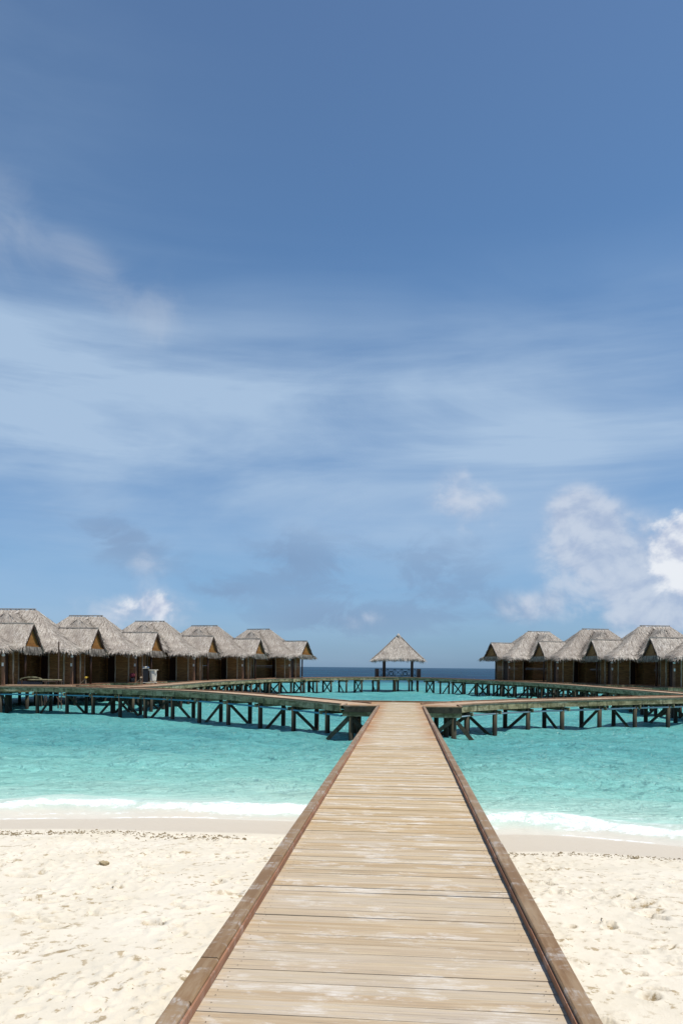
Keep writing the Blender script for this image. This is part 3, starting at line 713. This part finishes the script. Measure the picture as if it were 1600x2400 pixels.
def hut_meshes(sgn):
    m = {}
    fr = [((-UE, -VE), (UE, -VE), (0, -1), 1), ((-UE, VE), (UE, VE), (0, 1), .6), ((UE, -VE), (UE, VE), (1, 0), 1), ((-UE, -VE), (-UE, VE), (-1, 0), .6)]
    m['roof'] = thatch_mesh('roof', f_main, -UE, UE, -VE, VE, sgn, .2, 9000, fr, seed=3)
    fp = [((PU0+1.9, -PV), (PU1, -PV), (0, -1), 1), ((PU0+1.9, PV), (PU1, PV), (0, 1), 1)]
    m['porch_roof'] = thatch_mesh('porch_roof', f_porch, PU0, PU1, -PV, PV, sgn, .16, 2200, fp, seed=4)
    k_ = MB()   # ridge caps: a thin board laid along the ridge
    s = sgn
    k_.beam((-UR*s, 0, RIDGE-.01), (UR*s, 0, RIDGE-.01), .22, .07, .60); m['ridge_board'] = k_.mesh('ridge_board', M_THATCH)
    k_ = MB(); k_.beam((3.3*s, 0, PR_), (PU1*s, 0, PR_), .2, .07, .6); m['porch_ridge_board'] = k_.mesh('ridge_board', M_THATCH)
    # gable: boards under the verge, infill panel, straw skirt
    k_ = MB()
    for sv in (-1, 1):
        for j in range(6):
            va, vb = sv*PV*j/6, sv*PV*(j+1)/6
            k_.beam(((PU1-.05)*s, va, f_porch(7, va)-.13), ((PU1-.05)*s, vb, f_porch(7, vb)-.13), .05, .17, .5)
    m['verge_board'] = k_.mesh('verge_board', M_DARKWOOD)
    gu = PU1-.24
    k_ = MB(); zb = 2.86; hw = PV*(PR_-.12-zb)/(PR_-PE_)
    for (a, b) in ((gu, gu+.05),):
        tri = [(0, PR_-.2), (-hw+.1, zb), (hw-.1, zb)]
        f0 = [(a*s, y, z) for y, z in tri]; f1 = [(b*s, y, z) for y, z in tri]
        k_.quadface(f0, .4); k_.quadface(f1[::-1], .5)
        for i in range(3):
            j = (i+1) % 3; k_.quadface([f0[i], f0[j], f1[j], f1[i]], .5)
    k_.beam(((gu+.08)*s, -hw-.1, zb-.03), ((gu+.08)*s, hw+.1, zb-.03), .10, .12, .1)
    k_.beam(((gu+.09)*s, -hw*.45, zb), ((gu+.09)*s, -.02, PR_-.25), .06, .08, .1)
    m['gable_panel'] = k_.mesh('gable_panel', M_PANEL if sgn > 0 else M_WALL)  # gable shade put into the colour: right row takes the wall wood
    k_ = MB(); rg = random.Random(8)
    for _ in range(420):
        y = rg.uniform(-PV+.15, PV-.15); l = rg.uniform(.25, .62); x = (gu+.12+rg.uniform(0, .08))*s; wd = rg.uniform(.03, .07)
        z = min(zb-.08, f_porch(7, y)-.1)
        k_.quadface([(x, y-wd, z), (x, y+wd, z), (x+rg.uniform(-.03, .05)*s, y+wd*.3, z-l), (x+.02*s, y-wd*.3, z-l)], rg.uniform(.05, .5))
    m['straw_skirt'] = k_.mesh('straw_skirt', M_THATCH)
    # walls (planks lie horizontally)
    H = 3.2
    def planks(k_, a, b, h0=0.0, h1=H, thick=.04, n_=20):
        a = Vector(a); b = Vector(b); d_ = (b-a).normalized(); nn = Vector((-d_.y, d_.x, 0))
        hh = (h1-h0)/n_
        for i in range(n_):
            o = nn*random.uniform(-.012, .012)
            z0, z1 = h0+i*hh, h0+(i+1)*hh-.012
            p = [a+o-nn*thick, b+o-nn*thick, b+o+nn*thick, a+o+nn*thick]
            k_.hexa([(q_.x*s, q_.y, z0) for q_ in p]+[(q_.x*s, q_.y, z1) for q_ in p])
    F = -2.6
    k_ = MB()
    E = 5.0
    planks(k_, (-5.5, F, 0), (2.4, F, 0)); planks(k_, (2.4, F, 0), (2.4, F+1.5, 0)); planks(k_, (2.4, F+1.5, 0), (3.9, F+1.5, 0))
    planks(k_, (3.9, F+1.5, 0), (3.9, F, 0)); planks(k_, (3.9, F, 0), (E, F, 0)); planks(k_, (E, F, 0), (E, -1.2, 0)); planks(k_, (E, -.2, 0), (E, 1.25, 0))
    planks(k_, (E, 1.25, 0), (4.2, 2.7, 0)); planks(k_, (4.2, 2.7, 0), (-5.5, 2.7, 0)); planks(k_, (-5.5, 2.7, 0), (-5.5, F, 0))
    m['wall'] = k_.mesh('wall', M_WALL)
    k_ = MB(); k_.beam((0, 0, 0), (0, 0, H), .085, .085); m['corner_trim'] = k_.mesh('corner_trim', M_TRIM)
    m['trim_at'] = ((3.87*s, F-.06), (.95*s, F-.06), ((E+.04)*s, F-.05), ((E+.05)*s, 1.25))
    k_ = MB(); k_.box(min((E-.15)*s, (E-.05)*s), max((E-.15)*s, (E-.05)*s), -1.15, -.25, .02, 2.25, .2)
    k_.beam((( E-.03)*s, -1.15, 2.3), ((E-.03)*s, -.25, 2.3), .07, .07, .8)
    m['door'] = k_.mesh('door', M_DARKWOOD)
    k_ = MB(); k_.box(min(2.6*s, 3.7*s), max(2.6*s, 3.7*s), F+1.40, F+1.45, .02, 2.2, .1); m['inner_door'] = k_.mesh('door', M_DARKWOOD)
    k_ = MB(); k_.tube((6.3*s, -.62, -.1), (6.3*s, -.62, 2.9), .085, None, 10, .4); m['porch_post'] = k_.mesh('porch_post', M_DARKWOOD, True)
    k_ = MB(); k_.beam((3.6*s, -1.4, 2.55), (6.5*s, -1.4, 2.55), .12, .16, .3); k_.beam((3.6*s, 1.4, 2.55), (6.5*s, 1.4, 2.55), .12, .16, .3); k_.beam((6.3*s, -1.45, 2.62), (6.3*s, 1.45, 2.62), .12, .14, .3)
    m['porch_beam'] = k_.mesh('porch_beam', M_DARKWOOD)
    k_ = MB(); k_.beam((5.45*s, -2.15, 0), (5.45*s, -2.15, 2.05), .22, .16, .7)
    m['lamp_post'] = k_.mesh('lamp_post', M_HUTDECK)
    k_ = MB(); k_.tube((5.75*s, -1.3, 0), (5.75*s, -1.3, 2.5), .07, None, 8, .6); m['screen_post'] = k_.mesh('screen_post', M_TRIM, True)
    k_ = MB(); k_.ball((5.45*s, -2.18, 2.14), .12, n=10, m=7, tone=.5); m['lamp_globe'] = k_.mesh('lamp_globe', M_WHITE, True)
    k_ = MB(); k_.box(5.45*s-.07, 5.45*s+.07, -2.27, -2.24, 1.38, 1.62, .5); m['number_plate'] = k_.mesh('number_plate', M_WHITE)
    # timber floor with deep edge boards
    k_ = MB()
    n_ = 45
    for i in range(n_):
        v = -3.5+i*(6.4/n_); k_.box(min(-6.0*s, 6.6*s), max(-6.0*s, 6.6*s), v, v+6.4/n_-.01, -.05, random.uniform(-.004, .004))
    m['floor_deck'] = k_.mesh('floor_deck', M_HUTDECK)
    k_ = MB()
    a_, b_ = min(-6.0*s, 6.6*s), max(-6.0*s, 6.6*s)
    k_.box(a_, b_, -3.54, -3.505, -.42, -.055, .4); k_.box(a_, b_, 2.905, 2.94, -.42, -.055, .4); k_.box(a_+.002, a_+.04, -3.5, 2.9, -.42, -.055, .4); k_.box(b_-.04, b_-.002, -3.5, 2.9, -.42, -.055, .4)
    m['floor_beam'] = k_.mesh('floor_beam', M_FASCIA)
    return m
MATS = {-1: hut_meshes(-1), 1: hut_meshes(1)}
HUT_PARTS = ['roof', 'porch_roof', 'ridge_board', 'porch_ridge_board', 'verge_board', 'gable_panel', 'straw_skirt', 'wall', 'door', 'inner_door', 'porch_post', 'porch_beam', 'lamp_post', 'screen_post', 'floor_deck', 'floor_beam']
SUB = {'ridge_board': 'roof', 'porch_ridge_board': 'porch_roof', 'verge_board': 'porch_roof', 'gable_panel': 'porch_roof', 'straw_skirt': 'porch_roof'}
NAME = {'porch_ridge_board': 'ridge_board', 'inner_door': 'door'}
def hut(label, xr, yr, z, sgn, ang, reach, lamp=False, near=-2.0):
    c, s_ = math.cos(R(ang)), math.sin(R(ang))
    cx, cy = xr-sgn*UR*c, yr-sgn*UR*s_
    root = thing('thatched_hut', label, 'hut', (cx, cy, z), R(ang), 'thatched huts on stilts over the water')
    root.scale = (1, 1, random.uniform(.985, 1.015))
    M = MATS[sgn]; ob = {}
    for p in HUT_PARTS:
        ob[p] = inst(NAME.get(p, p), M[p], ob[SUB[p]] if p in SUB else root)
    for (tx, ty) in M['trim_at']: inst('corner_trim', M['corner_trim'], ob['wall'], (tx, ty, 0))
    inst('lamp_globe', M['lamp_globe'], ob['lamp_post']); inst('number_plate', M['number_plate'], ob['lamp_post'])
    for u in (-5.5, -2.6, .3, 3.2, 6.2):
        for v in (-3.3, 0, 2.7): inst('stilt', POST_ME, root, (u*sgn, v, -.06), random.uniform(0, 6))
    if reach > 6.65:
        k_ = MB(); u = 6.61
        while u < reach:
            k_.box(min(u*sgn, (u+.14)*sgn), max(u*sgn, (u+.14)*sgn), near, 1.0, -.16, -.12); u += .15
        ad_ = k_.build('access_deck', M_HUTDECK, root)
        k_ = MB(); k_.box(min(6.61*sgn, reach*sgn), max(6.61*sgn, reach*sgn), near-.04, near-.005, -.40, -.125, .4); k_.build('edge_beam', M_FASCIA, ad_)
        for v in (near+.3, .6): inst('stilt', POST_ME, ad_, ((reach-.3)*sgn, v, -.17))
    if lamp:
        k_ = MB(); k_.ball(((PU1-.5)*sgn, .1, 3.42), .16, .16, .16, tone=.5); k_.build('gable_lamp', M_WHITE, ob['porch_roof'], True)
    return root
hut('thatched hut cut by the left picture edge, only its porch gable fully in view', -27.0, 52.6, 1.62, 1, 1, 7.2)
hut('thatched hut standing behind the scaffold poles, white lamp in its porch gable', -24.4, 59.0, 1.64, 1, -3, 10.8, True)
hut('thatched hut between the scaffold mast and the laundry cart', -21.48, 66.5, 1.68, 1, -5.5, 9.2, near=-5.0)
hut('thatched hut directly behind the laundry cart', -17.7, 74.0, 1.72, 1, -9, 7.4)
hut('thatched hut of the left row, last but one before the open sea', -13.74, 81.8, 1.77, 1, -14.5, 7.2)
hut('thatched hut at the far end of the left row, its porch open against the sea', -8.78, 90.1, 1.81, 1, -23, 7.0)
hut('thatched hut at the far end of the right row, its porch open against the sea', 22.7, 90.4, 1.80, -1, 18.5, 7.0)
hut('thatched hut second from the sea in the right row, white lamp in its gable', 26.7, 82.3, 1.76, -1, 9, 7.2, True)
hut('thatched hut of the right row with whole roof in view nearest the right picture edge', 30.2, 75.0, 1.72, -1, 4.5, 7.6)
hut('thatched hut of the right row mostly cut off by the right picture edge', 33.0, 67.2, 1.70, -1, 1.5, 9.0)

# ------------------------------------------------------------------ pavilion at the far end
gz_ = thing('pavilion', 'small square thatched pavilion with dark posts and rails at the far end of the boardwalk', 'pavilion', (7.55, 98.9, 1.92), -AX)
GE, GA = 2.42, 5.68
def f_gz(u, v):
    d = (abs(u)**9+abs(v)**9)**(1/9.0)/3.4
    return GE+(GA-GE)*((1-d)-.06*d*(1-d))
fr = [((-3.4, -3.4), (3.4, -3.4), (0, -1), 1), ((-3.4, 3.4), (3.4, 3.4), (0, 1), .6), ((3.4, -3.4), (3.4, 3.4), (1, 0), .8), ((-3.4, -3.4), (-3.4, 3.4), (-1, 0), .8)]
rf_ = inst('roof', thatch_mesh('roof', f_gz, -3.4, 3.4, -3.4, 3.4, 1, .17, 3600, fr, seed=9), gz_)
k_ = MB()
for (a, b) in ((-1, -1), (1, -1), (1, 1), (-1, 1)):
    for i in range(8):
        t0, t1 = .12+i*.105, .12+(i+1)*.105
        p = [(a*3.4*t, b*3.4*t, f_gz(a*3.4*t, b*3.4*t)+.06) for t in (t0, t1)]
        k_.beam(p[0], p[1], .14, .05, .15)
k_.build('hip_board', M_THATCH, rf_)
k_ = MB(); k_.tube((0, 0, GA-.45), (0, 0, GA+.12), .5, .05, 10, .6); k_.build('roof_cap', M_THATCH, rf_, True)
for a in (-1, 1):
    for b in (-1, 1):
        k_ = MB(); k_.box(a*1.85-.16, a*1.85+.16, b*1.8-.16, b*1.8+.16, 0, 3.3, .3); k_.build('post', M_DARKWOOD, gz_)
k_ = MB()
for i in range(44): k_.box(-3, 3, -3.05+i*.14, -3.05+i*.14+.132, -.05, random.uniform(-.003, .003))
k_.build('floor_deck', M_HUTDECK, gz_)
k_ = MB()
for b in (-3.09, 3.14): k_.box(-3, 3, b-.03, b+.03, -.4, -.055)
k_.build('floor_beam', M_FASCIA, gz_)
def railing(y, x0, x1, n_, along_x=True):
    r = MB()
    P = (lambda t, z: (t, y, z)) if along_x else (lambda t, z: (y, t, z))
    r.beam(P(x0, 1.03), P(x1, 1.03), .08, .07); r.beam(P(x0, .14), P(x1, .14), .05, .05)
    st_ = (x1-x0)/n_
    for i in range(n_+1): r.beam(P(x0+i*st_, 0), P(x0+i*st_, 1.05), .06, .06)
    for i in range(n_):
        a, b = x0+i*st_, x0+(i+1)*st_
        r.beam(P(a, .14), P(b, 1.0), .045, .045); r.beam(P(a, 1.0), P(b, .14), .045, .045)
        if along_x and i in (1, 3): r.torus(P((a+b)/2, .45), .30, .05, (0, 1, 0))
    return r
railing(2.7, -2.4, 2.4, 5).build('railing', M_IRON, gz_)
railing(-2.75, -2.5, 2.5, 5, False).build('railing', M_IRON, gz_)
railing(2.75, -2.5, 2.5, 5, False).build('railing', M_IRON, gz_)
for sg in (-1, 1):
    k_ = MB()
    for i in range(9): k_.box(min(sg*2.42, sg*2.98), max(sg*2.42, sg*2.98), -2.95, -2.90, .02+i*.12, .02+i*.12+.108)
    k_.build('side_panel', M_DARKWOOD, gz_)
for a in (-2.6, 0, 2.6):
    for b in (-2.8, 0, 2.8): inst('stilt', POST_ME, gz_, (a, b, -.06), random.uniform(0, 6))

# ------------------------------------------------------------------ things on and by the boardwalk
def atw(x, y, depth):   # world point seen at source pixel x,y of the photograph at a given depth
    return ((x-800)/1733*depth, depth, EYE+(1563+(x-800)*.0096-y)/1733*depth)
# scaffold standing in the water beside the left branch
sc_ = thing('scaffold', 'rusty scaffold poles in the water behind the left boardwalk, one tall as a mast', 'scaffold', (-21.0, 51.9, 0))
def sp(x, y): p = atw(x, y, 51.9); return (p[0]+21.0, 0, p[2])
for i, (x, yt) in enumerate(((97, 1597), (110, 1597), (129, 1502), (145, 1596))):
    k_ = MB(); a = sp(x, yt); k_.tube((a[0], .0 if i % 2 else .7, a[2]), (a[0], .0 if i % 2 else .7, -1.8), .04 if i != 2 else .05, None, 8, .4); k_.build('pole', M_STEEL, sc_)
for (a, b) in (((97, 1597), (145, 1597)), ((97, 1622), (145, 1622)), ((129, 1632), (144, 1652))):
    k_ = MB(); k_.tube((sp(*a)[0], .3, sp(*a)[2]), (sp(*b)[0], .3, sp(*b)[2]), .035, None, 8, .4); k_.build('rail', M_STEEL, sc_)
# upturned frame and timber lying on the left boardwalk
fr_ = thing('trestle_bench', 'weathered trestle bench with an arched back lying on the left boardwalk by the scaffold', 'bench', (-20.4, 49.6, 1.668))
k_ = MB(); k_.box(-.5, 1.6, -.25, .25, .42, .48, .8); k_.build('seat', M_FASCIA, fr_)
k_ = MB()
for i in range(10):
    a0, a1 = math.pi*(i/10), math.pi*((i+1)/10)
    k_.beam((-.45-.75*math.cos(a0), .2, .40+.22*math.sin(a0)), (-.45-.75*math.cos(a1), .2, .40+.22*math.sin(a1)), .06, .07, .7)
k_.build('arched_back', M_FASCIA, fr_)
for (x, y) in ((-.9, -.2), (-.9, .2), (1.4, -.2), (1.4, .2)):
    k_ = MB(); k_.beam((x, y, 0), (x, y, .42), .07, .07); k_.build('leg', M_DARKWOOD, fr_)
k_ = MB(); k_.box(-1.2, .3, -.22, .22, .10, .32, .3); k_.build('slatted_shelf', M_IRON, fr_)
tim = MB()
for i in range(4): tim.beam((-2.5+random.uniform(-.2, .2), -.3+i*.16, .04+.06*(i % 2)), (1.9+random.uniform(-.3, .3), -.3+i*.16, .04+.06*(i % 2)), .13, .045)
t_o = tim.build('loose_planks', M_PIERDECK); t_o.location = (-19.8, 49.2, 1.668); tag(t_o, 'few loose planks lying on the left boardwalk in front of the trestle bench', 'planks')
# laundry cart on the hut deck
cz = 1.70
cart = thing('laundry_cart', 'black housekeeping cart with white laundry bag parked on the deck between the left huts', 'cart', (-16.3, 62.9, 1.56), R(8))
k_ = MB(); k_.box(-.50, -.10, -.25, .25, .16, 1.30, .3); k_.build('cabinet', M_BLACKPL, cart)
k_ = MB(); k_.box(-.53, -.06, -.28, .28, 1.305, 1.36, .3); k_.box(.64, .70, -.3, .3, 1.17, 1.23, .3); k_.box(-.04, .638, -.30, -.25, 1.17, 1.23, .3); k_.box(-.04, .638, .25, .30, 1.17, 1.23, .3); k_.box(-.53, .62, -.27, .27, .10, .15, .3); k_.build('frame', M_BAG, cart)
k_ = MB(); nn = 22
for lv in range(9):
    z = .20+.97*lv/8; bul = .25+.009*lv
    for i in range(nn):
        a = 2*math.pi*i/nn; w_ = 1+.07*math.sin(a*7+lv*.5); k_.v.append((.30+bul*w_*math.cos(a), .25*w_*math.sin(a), z))
for lv in range(8):
    for i in range(nn):
        j = (i+1) % nn; k_.f.append((lv*nn+i, lv*nn+j, (lv+1)*nn+j, (lv+1)*nn+i)); k_.t.append(.5)
k_.f.append(tuple(range(nn))[::-1]); k_.t.append(.5)
k_.build('laundry_bag', M_BAG, cart, True)
for (x, y) in ((-.42, -.2), (-.42, .2), (.52, -.2), (.52, .2)):
    k_ = MB(); k_.tube((x, y-.03, .06), (x, y+.03, .06), .065, None, 12, .2); k_.build('wheel', M_BLACKPL, cart)
for i in range(3):
    t_ = MB(); t_.ball((0, 0, 0), .13, .2, .05, tone=.5)
    o = t_.build('folded_towel', M_BLUECL if i != 1 else M_BAG, None, True); o.location = (-16.3-.44+.17*i, 62.9-.1-.02*i, 1.56+1.41+.02*(i == 1))
    tag(o, ['blue folded towel on top of the laundry cart, left end', 'white folded towel between the two blue ones on the laundry cart', 'blue folded towel on top of the laundry cart, nearest its white bag'][i], 'towel', 'towels on the cart')
bgm = MB()
bgm.ball((0, 0, .28), .22, .2, .30, tone=.3, jit=.05); hb = bgm.build('cleaning_bag', M_BLACKPL, None, True); hb.location = (-17.9, 63.4, 1.56); tag(hb, 'dark bag standing on the hut deck left of the laundry cart', 'bag')
rc = MB(); rc.ball((0, 0, 0), .24, .2, .19, tone=.5, jit=.09); ro = rc.build('red_cloth', M_RED, None, True); ro.location = (-17.9, 63.4, 2.27); tag(ro, 'crumpled dark red cloth lying on the dark bag by the cart', 'cloth')
# stand pipes with leaning struts by the left huts
for (lab, x, y, z, c) in (('yellow-topped tap on a leaning strut in front of the left huts', -20.0, 57.4, 1.60, M_YELLOW), ('bare leaning strut tap beside the laundry cart', -17.05, 62.3, 1.56, M_TRIM)):
    tp = thing('water_tap', lab, 'tap', (x, y, z), 0, 'taps on struts')
    k_ = MB(); k_.tube((-.6, 0, -.25), (.18, 0, .45), .025, None, 8, .5); k_.build('strut', M_TRIM, tp)
    k_ = MB(); k_.tube((.2, 0, -.3), (.2, 0, .5), .03, None, 8, .5); k_.build('riser', M_TRIM, tp)
    k_ = MB(); k_.ball((.2, 0, .54), .11, .1, .09, tone=.5, jit=.1); k_.tube((.1, 0, .55), (.36, 0, .58), .03, None, 8, .5); k_.build('valve', c, tp)

# ------------------------------------------------------------------ coral bits on the sand
def coral(sz, seed):
    rg = random.Random(seed); k_ = MB(); n_, m_ = 9, 6
    sz = sz*.62; k_.ball((0, 0, sz*.25), sz*rg.uniform(.8, 1.3), sz*rg.uniform(.6, 1.0), sz*rg.uniform(.45, .8), n_, m_, .5, .22)
    return k_
spots = [(-2.72, 8.55, .075, 'rough sandy brown coral lump, biggest on the left sand'), (-4.75, 12.15, .07, 'grey coral piece in the drift line at the far left edge'), (-4.15, 12.0, .045, 'small coral piece in the drift line, left group'),
         (-2.12, 11.75, .065, 'flat dark coral piece in the drift line, left of its neighbour'), (-1.95, 11.45, .05, 'dark coral piece nearer the camera than the drift line on the left'), (-1.45, 11.25, .06, 'lone dark coral piece near the left kerb below the wet sand'),
         (-.95, 10.2, .045, 'small coral piece close beside the left kerb'), (3.35, 11.2, .06, 'dark coral piece on the edge of the right wet sand'), (4.35, 10.9, .075, 'flat coral piece in the right drift line'),
         (4.0, 11.15, .05, 'angular coral piece on the right wet sand'), (2.35, 5.35, .05, 'round sandy coral ball on the right sand near the kerb'), (3.0, 6.0, .03, 'tiny dark coral chip on the right sand')]
for i, (x, y, sz, lab) in enumerate(spots):
    o = coral(sz, i).build('coral_piece', M_SANDLUMP if i in (0, 10) else M_CORAL, None, False); o.location = (x, y, ground_z(x, y)-.01); tag(o, lab, 'coral', 'coral pieces on the beach')
# the drift line itself: countless crumbs
k_ = MB(); rg = random.Random(11)
def crumb(x, y, s_):
    z = ground_z(x, y); a = rg.uniform(0, 3.14); c, s2 = math.cos(a)*s_, math.sin(a)*s_; f = rg.uniform(.3, .7); h = s_*rg.uniform(.25, .6)
    p = [(x+c, y+s2), (x-s2*f, y+c*f), (x-c, y-s2), (x+s2*f, y-c*f)]
    b = len(k_.v); k_.v += [(q_[0], q_[1], z-.004) for q_ in p]+[(x+rg.uniform(-.3, .3)*s_, y, z+h)]
    for i in range(4): k_.f.append((b+i, b+(i+1) % 4, b+4)); k_.t.append(rg.random())
for _ in range(900):
    x = -5.9+rg.random()**1.2*4.4; crumb(x, 12.15-.12*(x+5.9)+rg.gauss(0, .22)-.25*math.sin(x*2.1), rg.uniform(.012, .045))
for _ in range(560):
    x = rg.uniform(1.9, 6.2); crumb(x, 11.0+.02*x+rg.gauss(0, .13)-.1*smooth(3.5, 6, np.array(x)), rg.uniform(.010, .04))
for _ in range(900):
    x = rg.uniform(-6, 6.5); y = rg.uniform(3.2, 12.0)
    if abs(x-(PC+y*.0836)) < 1.15: continue
    crumb(x, y, rg.uniform(.004, .016))
dr = k_.build('drift_debris', M_CORAL); tag(dr, 'thin lines of coral crumbs and twigs washed up along the beach', 'debris', None, 'stuff')
